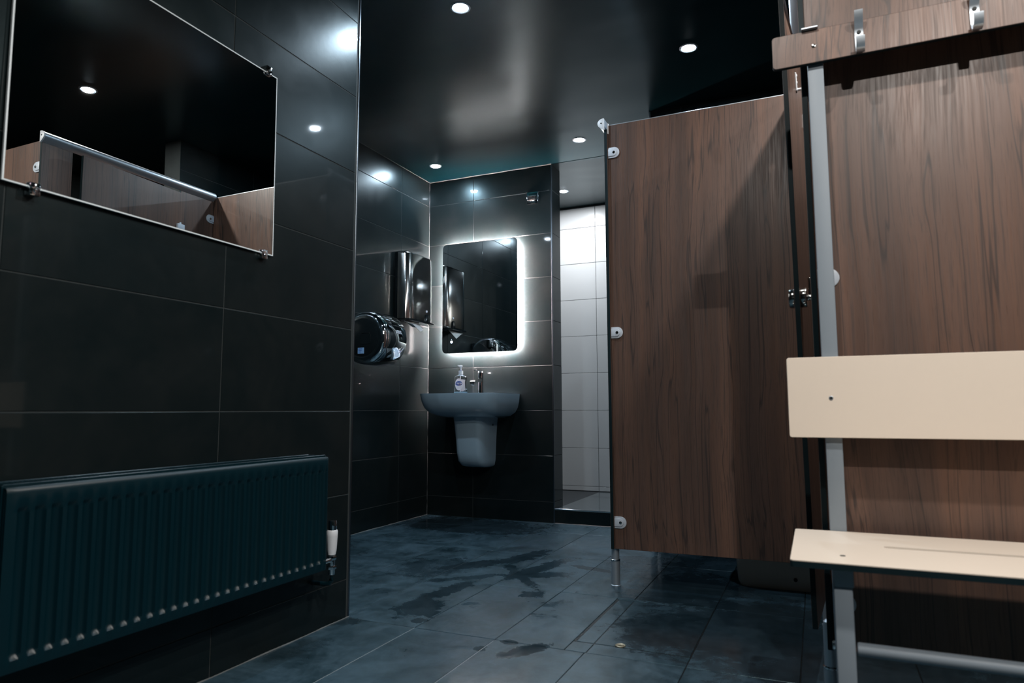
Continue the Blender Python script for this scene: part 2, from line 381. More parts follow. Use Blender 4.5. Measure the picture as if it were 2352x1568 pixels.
# ------------------------------------------------------------ tiled surfaces
tile_cache = {}
G = 0.0032
def tile_mesh(w, h, axis, sign, m, ch=0.0009, th=0.008):
    key = (round(w, 3), round(h, 3), axis, sign, m.name)
    if key in tile_cache: return tile_cache[key]
    hw, hh = (w-G)/2, (h-G)/2
    def P(u, v, d):
        if axis == 'X': return (sign*d, u, v)
        if axis == 'Y': return (u, sign*d, v)
        return (u, v, sign*d)
    vs = []
    for (a, b, d) in ((hw, hh, -th), (hw, hh, -ch), (hw-ch, hh-ch, 0)):
        vs += [P(-a, -b, d), P(a, -b, d), P(a, b, d), P(-a, b, d)]
    fs = [(8, 9, 10, 11)]
    for k in (0, 4):
        for i in range(4): j = (i+1) % 4; fs.append((k+i, k+j, k+4+j, k+4+i))
    me = bpy.data.meshes.new('tile'); me.from_pydata(vs, [], fs)
    b = bmesh.new(); b.from_mesh(me); bmesh.ops.recalc_face_normals(b, faces=b.faces[:])
    # open back: make sure the front faces outward
    nrm = {'X': 0, 'Y': 1, 'Z': 2}[axis]; b.faces.ensure_lookup_table()
    if b.faces[0].normal[nrm]*sign < 0: bmesh.ops.reverse_faces(b, faces=b.faces[:])
    b.to_mesh(me); b.free(); me.materials.append(m); tile_cache[key] = me; return me

def tiles(parent, axis, plane, sign, us, vs, m, skip=None, jitter=0.0004):
    base = world_loc(parent)
    for a, b in zip(us, us[1:]):
        for c, d in zip(vs, vs[1:]):
            if skip and skip(a, b, c, d): continue
            if b-a < 0.012 or d-c < 0.012: continue
            me = tile_mesh(b-a, d-c, axis, sign, m)
            o = bpy.data.objects.new('tile', me); col.objects.link(o); o.parent = parent
            u, v = (a+b)/2, (c+d)/2; j = plane + sign*random.uniform(-jitter, jitter)
            P = Vector((j, u, v)) if axis == 'X' else Vector((u, j, v)) if axis == 'Y' else Vector((u, v, j))
            o.location = P - base

def breaks(lo, hi, start, step):
    out = [lo]; k = math.ceil((lo-start)/step+1e-6)
    while start+k*step < hi-1e-6: out.append(start+k*step); k += 1
    return out+[hi]

XL, XD, YB, YC, H = -1.575, -2.570, 4.290, 2.090, 2.430   # mirrored wall, alcove wall, back wall, outside corner, ceiling
ZR = breaks(0, H, 0.1355, 0.3015)
RC = 0.0016   # grout recess

def wall(name, x0, x1, y0, y1, z0=0, z1=H, m=None):
    mb = MB().box(x0, x1, y0, y1, z0, z1)
    return build(name, mb, m or M['grout_light'], smooth=0, kind='structure')

# floor
fl = build('floor', MB().box(-2.75, 1.45, -1.62, 4.30, -0.06, -RC), M['grout_floor'], smooth=0, kind='structure')
FX = breaks(-2.57, 1.45, -1.594, 0.3045); FY = breaks(-1.62, 4.29, 2.076, 0.6345)
def in_cover(a, b, c, d): return False
def floor_skip(a, b, c, d):
    if b <= XL+0.001 and d <= YC+0.02: return True
    return False
# the long tile row that meets the left wall is cut; the access cover tile is left out and built below
FXc = sorted(FX)
def skip_floor(a, b, c, d):
    if floor_skip(a, b, c, d): return True
    return abs(c-2.076) < 0.01 and (abs(a+0.985) < 0.01 or abs(a+0.6805) < 0.01)
tiles(fl, 'Z', 0.0, 1, FX, FY, M['floor_tile'], skip_floor, 0.0005)
# cut pieces round the access cover
CX0, CX1, CY0, CY1 = -0.745, -0.376, 2.165, 2.692
tiles(fl, 'Z', 0.0, 1, [-0.985, CX0-0.002], [2.076, 2.7105], M['floor_tile'], None, 0)
tiles(fl, 'Z', 0.0, 1, [CX0-0.002, CX0+0.068, -0.376], [2.076, CY0-0.002], M['floor_tile'], None, 0)
tiles(fl, 'Z', 0.0, 1, [CX0-0.002, -0.376], [CY1+0.001, 2.7105], M['floor_tile'], None, 0)

# walls
wl = wall('wall_left', XL-0.22, XL-RC, -1.62, YC-RC)
wl_top = None
tiles(wl, 'X', XL, 1, breaks(-1.62, YC-0.004, 1.469, 0.6055), ZR, M['tile'])
tiles(wl, 'Y', YC, 1, [XL-0.22, XL-0.004], ZR, M['tile'])
# dividing wall behind it, closing the alcove
wa = wall('wall_front', XD-0.15, XL-0.22, YC-0.15, YC-RC)
tiles(wa, 'Y', YC, 1, breaks(XD, XL-0.22, -2.2, 0.603), ZR, M['tile'])
wd = wall('wall_far_left', XD-0.15, XD-RC, YC, YB+0.15)
tiles(wd, 'X', XD, 1, breaks(YC, YB, 3.918, 0.603), ZR, M['tile'])
XE, YE = -1.600, 4.455
wb = wall('wall_back', XD-0.0, XE-RC, YB+RC, YE)
tiles(wb, 'Y', YB, -1, breaks(XD, XE-0.003, -2.203, 0.6), ZR, M['tile'])
tiles(wb, 'X', XE, 1, [YB+0.004, YE], ZR, M['tile'])
# shower: cream tiled end wall, raised tray behind a tiled riser
YW, ZS = 5.32, 0.094
ws = wall('wall_shower', -3.0, 1.45, YW+RC, YW+0.12, 0, H, M['grout_dark'])
ZW = breaks(ZS, H-0.012, 0.130, 0.3025)
tiles(ws, 'Y', YW, -1, breaks(-3.0, 0.4, -1.605, 0.602), ZW, M['cream_tile'])
wsl = wall('wall_shower_left', -3.1, -3.0, YE, YW, 0, H, M['grout_dark'])
tiles(wsl, 'X', -3.0, 1, breaks(YE, YW, YW, 0.602), ZW, M['cream_tile'])
wr2 = wall('wall_shower_right', -0.80+RC, -0.62, 3.745, YW, 0, H)
tiles(wr2, 'X', -0.80, -1, breaks(3.745, YW, 3.745, 0.603), ZR, M['tile'])
tiles(wr2, 'Y', 3.745-RC, -1, [-0.797, -0.62], ZR, M['tile'])
wr3 = wall('wall_cubicle', -0.62, 0.45, 3.745, 3.90)
tiles(wr3, 'Y', 3.743, -1, breaks(-0.62, 0.32, -0.62, 0.603), ZR, M['tile'])
wr4 = wall('wall_cubicle_right', 0.32, 0.45, 2.9, 3.745)
tiles(wr4, 'X', 0.318, -1, breaks(2.9, 3.743, 2.9, 0.603), ZR, M['tile'])
wr = wall('wall_right', 1.45, 1.60, -1.62, 3.9)
wrr = wall('wall_rear', XL-0.22, 1.60, -1.77, -1.62)
tiles(wrr, 'Y', -1.6185, 1, breaks(XL, 1.449, XL, 0.603), ZR, M['tile'])
tiles(wr, 'X', 1.449, -1, breaks(-1.62, 2.85, 0.2, 0.603), ZR, M['tile'])
st = build('trim_shower_step', MB().box(XE, -0.80, YB, YB+0.03, 0, ZS-0.004), M['tile'], smooth=0, kind='structure')
tr = build('floor_shower', MB().box(-3.0, -0.80, YB+0.03, YW, 0.0, ZS-0.006), M['grout_dark'], smooth=0, kind='structure')
tiles(tr, 'Z', ZS-0.004, 1, breaks(XE, -0.80, -1.605, 0.6), breaks(YB+0.032, YW, YW-0.42, 0.6), M['tray'])
# ceiling
ce = build('ceiling', MB().box(-2.75, 1.6, -1.62, YB, H, H+0.08), M['ceiling'], smooth=0, kind='structure')
ce2 = build('ceiling_shower', MB().box(-3.1, 1.6, YB+0.002, YW+0.12, H-0.002, H+0.08), M['ceiling'], smooth=0, kind='structure')
# trims
def trim(name, mb, m): return build(name, mb, m, smooth=30, kind='structure')
trim('trim_1', MB().box(XL-0.006, XL+0.0015, YC-0.006, YC+0.0015, 0.0, H, 0.0012), M['edge_trim'])
trim('trim_2', MB().box(XE-0.008, XE+0.0012, YB-0.0012, YB+0.006, 0.0, H, 0.001), M['edge_trim'])
trim('trim_3', MB().box(XE, -0.80, YB-0.0015, YB+0.008, ZS-0.008, ZS+0.001, 0.001), M['chrome'])
trim('trim_4', MB().box(-0.8015, -0.792, 3.741, 3.749, 0, H, 0.001), M['alu'])
def bead(name, pts, r):
    P = []
    for a, b in zip(pts, pts[1:]):
        a = Vector(a); b = Vector(b); k = max(2, int((b-a).length/0.05))
        for i in range(k): P.append(a.lerp(b, i/k)+Vector((random.uniform(-1, 1), random.uniform(-1, 1), random.uniform(-1, 1)))*r*0.25)
    P.append(Vector(pts[-1])); mb = MB(); mb.tube(P, [r*random.uniform(0.6, 1.3) for _ in P], 6); return trim(name, mb, M['caulk'])
bead('trim_5', [(XD, YB, H), (XE, YB, H)], 0.0042)
bead('trim_6', [(XD, YC, H), (XD, YB, H)], 0.0025)
bead('trim_7', [(XL, -1.6, 0.0), (XL, YC, 0.0)], 0.003)
bead('trim_8', [(XD, YC, 0.0), (XD, YB, 0.0)], 0.0035)
bead('trim_9', [(XE, YB, 0.0), (-0.81, YB, 0.0)], 0.0035)
bead('trim_10', [(XD, YB, 0.0), (XD, YB, H)], 0.0022)

# access cover in the floor
ac = thing('access_cover', ((CX0+CX1)/2, (CY0+CY1)/2, 0), 'tiled access cover let into the floor with a dark slot round it', 'floor cover')
build('frame', MB().box(CX0, CX1, CY0, CY1, -0.03, -0.012), M['hole'], ac, 0)
for (a, b, c, d) in ((CX0+0.006, CX0+0.0665, CY0+0.004, CY1-0.001), (CX0+0.0665, CX1-0.002, CY0+0.004, CY1-0.001)):
    me = tile_mesh(b-a, d-c, 'Z', 1, M['floor_tile']); o = bpy.data.objects.new('tile', me); col.objects.link(o); o.parent = ac
    o.location = Vector(((a+b)/2, (c+d)/2, -0.0005))-ac.location
ey = MB(); ey.lathe([(0.0, .0), (.007, .0), (.007, .002), (.015, .003), (.017, .0015), (.017, 0)], (-0.596, CY0+0.014, 0.0), n=16); ey.box(-0.606, -0.586, CY0+.010, CY0+.018, .0, .004, .001)
build('lifting_eye', ey, M['brass'], ac)

# ------------------------------------------------------------ downlights
def downlight(i, x, y, power, colr, label):
    t = thing('downlight', (x, y, H), label, 'ceiling light', 'recessed ceiling downlights')
    if i == 0:
        build('trim_ring', MB().lathe([(.030, .004), (.030, -.0015), (.036, -.004), (.043, -.002), (.0435, .002)], (x, y, H-0.0), n=32), M['alu'], t)
        build('lens', MB().lathe([(.0298, -.001), (.027, -.0035), (.016, -.006), (0, -.0066)], (x, y, H), n=24), M['lens'], t)
    else:
        for nm in ('trim_ring', 'lens'):
            s = bpy.data.objects[nm].copy(); col.objects.link(s); s.parent = t
    ld = bpy.data.lights.new('lamp', 'AREA'); ld.shape = 'DISK'; ld.size = 0.045; ld.energy = power; ld.color = colr
    lo = bpy.data.objects.new('lamp', ld); col.objects.link(lo); lo.parent = t; lo.location = (0, 0, -0.0085)
for i, s in enumerate(SPOTS): downlight(i, *s)

# ------------------------------------------------------------ big wall mirror
MY0, MY1, MZ0, MZ1 = 0.848, 1.650, 1.231, 1.827
MX = XL+0.0062
bm_ = thing('wall_mirror', (XL, (MY0+MY1)/2, MZ0), 'large frameless rectangular mirror clipped to the dark tiled wall above the radiator', 'mirror')
build('mirror_glass', MB().box(MX, MX+0.005, MY0, MY1, MZ0, MZ1, 0.0), M['glass_edge'], bm_, 0)
build('reflective_face', MB().box(MX+0.0043, MX+0.0054, MY0+0.0035, MY1-0.0035, MZ0+0.0035, MZ1-0.0035), M['mirror'], bm_, 0)
for (y, z, s) in ((0.912, MZ0, -1), (1.607, MZ0, -1), (1.607, MZ1, 1), (0.912, MZ1, 1)):
    k = MB(); k.box(XL, MX+0.014, y-0.013, y+0.013, z+s*0.002-0.001 if s < 0 else z+0.001, z+0.02 if s > 0 else z-0.0, 0.0) if False else None
    zz0, zz1 = (z-0.018, z-0.0005) if s < 0 else (z+0.0005, z+0.018)
    k.box(XL, MX+0.013, y-0.012, y+0.012, zz0, zz1, 0.002, 2)
    zl0, zl1 = (z-0.012, z+0.011) if s < 0 else (z-0.011, z+0.012)
    k.box(MX+0.0062, MX+0.013, y-0.012, y+0.012, zl0, zl1, 0.002, 2)
    k.cyl((MX+0.013, y, z+s*0.006), (MX+0.016, y, z+s*0.006), 0.005, n=14, bev=0.0008)
    build('clip', k, M['chrome'], bm_)

bm_.rotation_euler = (0, math.radians(-0.55), math.radians(0.4))   # it hangs a touch out of true in its clips

# ------------------------------------------------------------ radiator
RY0, RY1, RZ0, RZ1, RX = 0.842, 1.812, 0.232, 0.590, -1.455
rad = thing('radiator', (XL+0.07, (RY0+RY1)/2, RZ0), 'anthracite fluted panel radiator low on the dark wall under the mirror', 'radiator')
mb = MB()
pitch = 0.0333; n_fl = 29; y_start = RY0+0.022
ys = [RY0]; dep = {RY0: 0}
cols_ = [(RY0, 0.0), (RY0+0.010, 0.0)]
for k in range(n_fl):
    a = y_start+k*pitch
    cols_ += [(a-0.002, 0.0), (a+0.001, 0.6), (a+0.004, 1.0), (a+0.016, 1.0), (a+0.019, 0.6), (a+0.022, 0.0)]
cols_ = [c for c in cols_ if c[0] < RY1-0.008] + [(RY1-0.006, 0.0), (RY1, 0.0)]
rows_ = [(RZ0, 0.0), (RZ0+0.024, 0.0), (RZ0+0.031, 0.85), (RZ0+0.036, 1.0), (RZ1-0.052, 1.0), (RZ1-0.044, 0.6), (RZ1-0.037, 0.0), (RZ1-0.012, 0.0), (RZ1-0.005, 0.0), (RZ1, -0.05)]
b = bmesh.new(); gridv = []
for (z, fz) in rows_:
    row = []
    for (y, fy) in cols_:
        d = 0.0098*fy*max(fz, 0)
        if fz < 0: d = fz*-0.0   # rolled top lip
        rim = 0.0
        if z == RZ1: rim = 0.0065
        if z == RZ1-0.005: rim = 0.0018
        if z == RZ0: rim = 0.004
        if y == cols_[0][0] or y == cols_[-1][0]: rim = max(rim, 0.003)
        row.append(b.verts.new((RX-d-rim, y, z)))
    gridv.append(row)
for r1, r2 in zip(gridv, gridv[1:]):
    for i in range(len(r1)-1): b.faces.new((r1[i], r1[i+1], r2[i+1], r2[i]))
mb.merge(b)
mb.box(RX-0.015, RX-0.0105, RY0, RY1, RZ0+0.002, RZ1-0.0005)
mb.box(RX-0.015, RX-0.0068, RY0, RY1, RZ1-0.004, RZ1, 0.0010)
mb.box(RX-0.015, RX-0.004, RY0, RY1, RZ0, RZ0+0.004, 0.0015)
build('front_panel', mb, M['rad'], rad, 50)
build('rear_panel', MB().box(XL+0.025, XL+0.038, RY0, RY1, RZ0, RZ1, 0.003), M['rad'], rad)
sd = [(RX-0.013, 0), ]
for y0, y1 in ((RY0-0.002, RY0), (RY1, RY1+0.002)):
    build('side_cover', MB().box(XL+0.03, RX-0.016, y0-0.001, y1+0.001, RZ0+0.01, RZ1+0.004, 0.0006), M['rad'], rad)
g = MB()
g.box(XL+0.030, XL+0.036, RY0, RY1, RZ1-0.004, RZ1+0.006, 0.001); g.box(RX-0.024, RX-0.018, RY0, RY1, RZ1-0.004, RZ1+0.006, 0.001)
g.box((XL+RX)/2-0.006, (XL+RX)/2+0.0, RY0, RY1, RZ1-0.001, RZ1+0.005)
k = RY0+0.006
while k < RY1-0.006:
    g.box(XL+0.036, RX-0.024, k, k+0.0045, RZ1-0.0, RZ1+0.0045); k += 0.0105
build('top_grille', g, M['rad'], rad, 0)
f = MB()
for i in range(60):
    y = RY0+0.02+i*0.0158
    f.box(XL+0.045, RX-0.02, y, y+0.0012, RZ0+0.03, RZ1-0.02)
build('convector_fins', f, M['rad'], rad, 0)
va = MB(); VX, VY = -1.500, 1.893
va.cyl((VX, VY, 0.196), (VX, VY, 0.262), 0.011, n=16, bev=0.002); va.cyl((VX, VY, 0.214), (VX, VY, 0.226), 0.0155, n=6, bev=0.001); va.cyl((VX, VY, 0.244), (VX, VY, 0.258), 0.0145, n=6, bev=0.001)
va.cyl((VX, RY1, 0.245), (VX, VY, 0.245), 0.0085, n=14); va.cyl((VX, RY1+0.006, 0.245), (VX, RY1+0.022, 0.245), 0.0145, n=6, bev=0.001)
v_ = build('thermostatic_valve', va, M['chrome'], rad, label='chrome valve body with a white head')
build('valve_head', MB().lathe([(.0, .262), (.0125, .262), (.015, .275), (.0165, .30), (.018, .322), (.0185, .338), (.016, .342), (0, .343)], (VX, VY, 0), n=20), M['white_plastic'], v_)
build('valve_cap', MB().lathe([(.0, .342), (.0145, .342), (.0150, .352), (.0150, .366), (.0135, .373), (.006, .375), (0, .374)], (VX, VY, 0), n=20), M['chrome'], v_)
build('supply_pipe', MB().tube([(VX, VY, 0.20), (VX, VY, 0.178), (VX-0.006, VY-0.002, 0.168), (VX-0.02, VY-0.004, 0.165), (XL+0.001, VY-0.006, 0.165)], 0.0075, 10), M['rad'], rad)
for y in (RY0+0.12, RY1-0.12):
    build('bracket', MB().box(XL, XL+0.028, y, y+0.03, RZ0+0.03, RZ1-0.03, 0.001), M['rad'], rad)

# ------------------------------------------------------------ cubicle hardware
def panel(name, parent, x0, x1, y0, y1, z0, z1, m, thin):
    """laminate sheet: black core slab with a veneer face on both sides; thin is the axis of the thickness"""
    e = 0.0009
    core = MB().box(x0, x1, y0, y1, z0, z1, 0.0008)
    p = build(name, core, M['core'], parent, 0)
    fc = MB()
    if thin == 'Y':
        fc.box(x0+e, x1-e, y0-0.0004, y0+0.0002, z0+e, z1-e); fc.box(x0+e, x1-e, y1-0.0002, y1+0.0004, z0+e, z1-e)
    else:
        fc.box(x0-0.0004, x0+0.0002, y0+e, y1-e, z0+e, z1-e); fc.box(x1-0.0002, x1+0.0004, y0+e, y1-e, z0+e, z1-e)
    build('veneer', fc, m, p, 0, label='walnut patterned face'); return p

def d_bracket(parent, x, y, z, direction='+X', m=None):
    """D shaped clamp, flat edge at x, bulging away; lies on a face looking towards -Y (or +-X)"""
    def outl(s):
        pts = [(0, -s)]
        for k in range(13):
            t = -PI/2+PI*k/12; pts.append((0.027+s*math.cos(t), s*math.sin(t)))
        pts.append((0, s)); return pts
    def f1(u, v, d):
        if direction == '+X': return (x+u, y-d, z+v)
        if direction == '-X': return (x-u, y-d, z+v)
        if direction == '+Y': return (x-d, y+u, z+v)
        if direction == '-Y': return (x-d, y-u, z+v)
    mb = MB(); mb.prism(outl(0.0245), f1, 0, 0.005, 0.0015, 2)
    mb.prism([(u*0.92, v) for u, v in outl(0.0165)], f1, 0.004, 0.0085, 0.002, 2)
    br = build('clamp_bracket', mb, m or M['grey_plastic'], parent)
    c0 = f1(0.027, 0, 0.0085); c1 = f1(0.027, 0, 0.0098)
    sc = MB().cyl(c0, c1, 0.0062, n=16, bev=0.0005); build('screw', sc, M['steel'], br)
    c2 = f1(0.027, 0, 0.0102); h = MB().cyl(c0, c2, 0.0028, n=6); build('screw_socket', h, M['hole'], parent, 0) if False else h.bm.free()
    return br

def foot(parent, x, y, top=0.222):
    a = MB().lathe([(0.0, 0.0), (.0215, 0), (.0215, .004), (.0185, .006), (.0185, .104), (.0, .104)], (x, y, 0), n=24)
    ft = build('foot', a, M['alu'], parent)
    build('collar', MB().lathe([(.0180, .103), (.0196, .104), (.0196, .108), (.0165, .110)], (x, y, 0), n=24), M['chrome'], ft)
    build('upper_tube', MB().lathe([(.0162, .108), (.0162, top-0.016), (.0148, top-0.007), (.009, top-0.001), (0, top)], (x, y, 0), n=24), M['alu'], ft)
    return ft

def headrail(parent, x, y0, y1, z0=1.983, z1=2.032):
    # rounded profile, bulge towards -X
    pts = []
    zc = (z0+z1)/2+0.004; r = (z1-zc)
    for k in range(11):
        t = PI/2+PI*0.72*k/10; pts.append((r*math.cos(t)*1.15, zc+r*math.sin(t)))
    pts += [(0.0, z0), (0.004, z0), (0.004, z1)]
    rail = build('headrail', MB().prism(pts, lambda u, v, d: (x+u, d, v), y0, y1), M['alu'], parent, 25)
    cp = [((u)*1.08-0.0005, zc+(v-zc)*1.08) for u, v in pts]
    build('end_cap', MB().prism(cp, lambda u, v, d: (x+u, d, v), y0-0.006, y0+0.001, 0.0012, 2), M['white_plastic'], rail)
    build('end_screw', MB().cyl((x-0.009, y0-0.0072, zc), (x-0.009, y0-0.005, zc), 0.0035, n=12), M['hole'], rail)
    return rail

# near cubicle (behind the bench)
PB0, PB1 = 0.157, 2.000
cu1 = thing('toilet_cubicle', (0.7, 2.4, 0), 'near walnut cubicle behind the cream bench, its door ajar with a round steel lock', 'cubicle', 'walnut laminate cubicles')
panel('side_panel', cu1, 0.0085, 1.441, 1.900, 1.913, PB0, PB1, M['wood2'], 'Y')
panel('pilaster', cu1, -0.005, 0.008, 1.888, 2.030, PB0, 1.985, M['wood'], 'X')
panel('pilaster', cu1, -0.005, 0.008, 2.640, 2.866, PB0, 1.985, M['wood'], 'X')
headrail(cu1, -0.006, 1.884, 2.864)
for z in (1.875, 1.072, 0.268): d_bracket(cu1, 0.011, 1.8995, z, '+X')
for z in (1.875, 1.072, 0.268): d_bracket(cu1, -0.0054, 2.866, z, '-Y')
foot(cu1, 0.0015, 1.925); foot(cu1, 0.0015, 2.660)
# door: hinged at y=2.635, free end swung 4 degrees towards the wall mirror
door = build('door', MB().box(-0.0065, 0.0065, -0.592, -0.004, PB0, 1.968, 0.0008), M['core'], None, 0, origin=(0, 0, 0))
door.parent = cu1; door.location = Vector((0.0085, 2.636, 0))-cu1.location; door.rotation_euler = (0, -0.009, -math.atan(0.040/0.585))
def dpart(name, mb, m, label=None):
    o = build(name, mb, m, None, 35, origin=(0, 0, 0)); o.parent = door; o.location = (0, 0, 0)
    if label: o['label'] = label
    return o
e = 0.0009
dpart('veneer', MB().box(-0.0069, -0.0063, -0.592+e, -0.004-e, PB0+e, 1.968-e).box(0.0063, 0.0069, -0.592+e, -0.004-e, PB0+e, 1.968-e), M['wood'], 'walnut patterned face')
LZ, LY = 1.052, -0.560
lk = MB(); lk.cyl((-0.0068, LY, LZ), (-0.021, LY, LZ), 0.0275, n=32, bev=0.002); lk.cyl((-0.021, LY, LZ), (-0.023, LY, LZ), 0.026, n=32, bev=0.0005)
lk.cyl((0.0068, LY, LZ), (0.024, LY, LZ), 0.0275, n=32, bev=0.002); lk.cyl((0.024, LY, LZ), (0.038, LY, LZ), 0.009, n=20, bev=0.001)
lk.cyl((0.0325, LY, LZ), (0.0325, LY, LZ+0.056), 0.0052, n=16, bev=0.001)
dpart('lock', lk, M['steel'], 'round stainless lock with a thumb turn')
hkk = MB().box(0.0068, 0.0105, -0.312, -0.290, 1.772, 1.835, 0.001); hkk.cyl((0.010, -0.301, 1.779), (0.036, -0.301, 1.778), 0.0045, n=12, bev=0.001)
hkk.cyl((0.010, -0.301, 1.827), (0.0125, -0.301, 1.827), 0.0035, n=10); hkk.cyl((0.010, -0.301, 1.803), (0.0125, -0.301, 1.803), 0.0035, n=10)
dpart('coat_hook', hkk, M['white_plastic'])
hcl = MB().box(0.0068, 0.0125, -0.075, -0.040, 1.735, 1.785, 0.001); hcl.cyl((0.012, -0.05, 1.773), (0.016, -0.05, 1.773), 0.0035, n=10); hcl.cyl((0.012, -0.05, 1.747), (0.016, -0.05, 1.747), 0.0035, n=10)
dpart('hinge_clip', hcl, M['white_plastic'])
for z in (1.77, 0.36):
    dpart('hinge', MB().box(-0.018, 0.018, -0.030, 0.018, z-0.020, z+0.020, 0.003, 2).cyl((-0.004, -0.004, z-0.03), (-0.004, -0.004, z+0.03), 0.007, n=14, bev=0.001), M['grey_plastic'])

cu1.location.x += 0.006
# far cubicle
cu2 = thing('toilet_cubicle', (0.0, 3.3, 0), 'far walnut cubicle whose broad side panel faces the camera beside the shower', 'cubicle', 'walnut laminate cubicles')
XA = -0.800
panel('side_panel', cu2, XA, 1.449, 2.869, 2.882, PB0, 2.006, M['wood'], 'Y')
panel('pilaster', cu2, XA-0.0135, XA-0.0005, 2.856, 3.000, PB0, 1.985, M['wood'], 'X')
panel('pilaster', cu2, XA-0.0135, XA-0.0005, 3.610, 3.740, PB0, 1.985, M['wood'], 'X')
build('top_edging', MB().box(XA, 1.449, 2.8683, 2.8827, 2.0035, 2.0075, 0.0006), M['alu'], cu2)
headrail(cu2, XA-0.0145, 2.852, 3.740)
for z in (1.876, 1.071, 0.267): d_bracket(cu2, XA+0.001, 2.8685, z, '+X')
foot(cu2, XA-0.006, 2.895); foot(cu2, XA-0.006, 3.640)
build('cap_bracket', MB().box(XA-0.001, XA+0.004, 2.862, 2.890, 1.965, 2.014, 0.001), M['white_plastic'], cu2)
panel('door', cu2, XA-0.0135, XA-0.0005, 3.006, 3.604, PB0, 1.968, M['wood'], 'X')

# ------------------------------------------------------------ toilet behind the far cubicle's panel
to = thing('toilet', (0.0, 3.26, 0), 'off white toilet glimpsed under the far cubicle panel, only its base showing', 'toilet')
def srect(x0, x1, y0, y1, z, r=0.08, n=6): return [(px, py, z) for px, py in rrect(x0, x1, y0, y1, r, n)]
rings = [srect(-0.330, 0.10, 3.10, 3.42, 0.0, .05), srect(-0.338, 0.10, 3.095, 3.425, 0.02, .055), srect(-0.345, 0.10, 3.095, 3.425, 0.12, .06),
         srect(-0.375, 0.105, 3.085, 3.435, 0.28, .10), srect(-0.395, 0.11, 3.08, 3.44, 0.39, .14), srect(-0.395, 0.11, 3.08, 3.44, 0.405, .14)]
build('pan', MB().loft(rings), M['toilet_ceramic'], to, 40)
build('seat_lid', MB().loft([srect(-0.40, 0.08, 3.075, 3.445, 0.406, .15), srect(-0.40, 0.08, 3.075, 3.445, 0.425, .15), srect(-0.385, 0.075, 3.09, 3.43, 0.437, .14)]), M['white_plastic'], to, 40)
build('cistern', MB().box(0.10, 0.31, 3.07, 3.45, 0.37, 0.76, 0.02, 3), M['toilet_ceramic'], to)
build('cistern_lid', MB().box(0.09, 0.314, 3.06, 3.46, 0.762, 0.79, 0.008, 2), M['toilet_ceramic'], to)
build('flush_button', MB().cyl((0.2, 3.26, 0.79), (0.2, 3.26, 0.797), 0.022, n=24, bev=0.001), M['chrome'], to)
build('fixing_cap', MB().cyl((-0.107, 3.096, 0.045), (-0.107, 3.089, 0.045), 0.0075, n=14, bev=0.001), M['hole'], to)
build('cistern_base', MB().box(0.08, 0.305, 3.12, 3.40, 0.0, 0.375, 0.02, 2), M['toilet_ceramic'], to)

# ------------------------------------------------------------ bench
be = thing('changing_bench', (0.43, 1.7, 0), 'cream changing room bench with backrest and coat hooks against the walnut panel', 'bench')
BX1 = 1.02
def board(name, x0, x1, z0, z1, r, m, y0=1.8225, y1=1.8355, label=None):
    return build(name, MB().prism(rrect(x0, x1, z0, z1, r, 5), lambda u, v, d: (u, d, v), y0, y1, 0.0009), m, be, 30, label=label)
bk = board('backrest', -0.0625, BX1, 0.671, 0.866, 0.006, M['cream'])
build('backrest_edge', MB().prism(rrect(-0.0622, BX1-0.0003, 0.6713, 0.8657, 0.006, 5), lambda u, v, d: (u, d, v), 1.8240, 1.8362, 0.0004), M['core'], bk, 30)
hk = board('hook_rail', -0.0645, BX1, 1.615, 1.7015, 0.009, M['wood2'])
build('rail_edge', MB().prism(rrect(-0.0649, BX1+0.0004, 1.6146, 1.7019, 0.009, 5), lambda u, v, d: (u, d, v), 1.8236, 1.8352), M['core'], hk, 30)
# seat with a long drainage slot
SZ0, SZ1 = 0.437, 0.450
out = rrect(-0.0590, BX1, 1.460, 1.836, 0.007, 4)
bb = bmesh.new()
def slot(x0, x1, yc, r):
    pts = []
    for k in range(9): t = -PI/2+PI*k/8; pts.append((x1+r*math.cos(t), yc+r*math.sin(t)))
    for k in range(9): t = PI/2+PI*k/8; pts.append((x0+r*math.cos(t), yc+r*math.sin(t)))
    return pts
inn = slot(0.128, BX1-0.19, 1.664, 0.0105)
for z, flip in ((SZ1, False), (SZ0, True)):
    vo = [bb.verts.new((x, y, z)) for x, y in out]; vi = [bb.verts.new((x, y, z)) for x, y in inn]
    es = [bb.edges.new((vo[i], vo[(i+1) % len(vo)])) for i in range(len(vo))] + [bb.edges.new((vi[i], vi[(i+1) % len(vi)])) for i in range(len(vi))]
    bmesh.ops.triangle_fill(bb, use_beauty=True, use_dissolve=False, edges=es)
    if z == SZ1: vo1, vi1 = vo, vi
for A, B in ((vo1, vo), (vi1, vi)):
    for i in range(len(A)):
        j = (i+1) % len(A); bb.faces.new((A[i], A[j], B[j], B[i]))
bmesh.ops.recalc_face_normals(bb, faces=bb.faces[:])
mb = MB(); mb.merge(bb); seat = build('seat', mb, M['cream'], be, 30)
# dark core showing on the seat's rim
rim = MB(); o2 = rrect(-0.0596, BX1+0.0006, 1.4594, 1.8366, 0.0075, 4)
bb = bmesh.new(); A = [bb.verts.new((x, y, SZ1-0.0016)) for x, y in o2]; B = [bb.verts.new((x, y, SZ0-0.0004)) for x, y in o2]
for i in range(len(A)): j = (i+1) % len(A); bb.faces.new((A[i], A[j], B[j], B[i]))
rim.merge(bb)
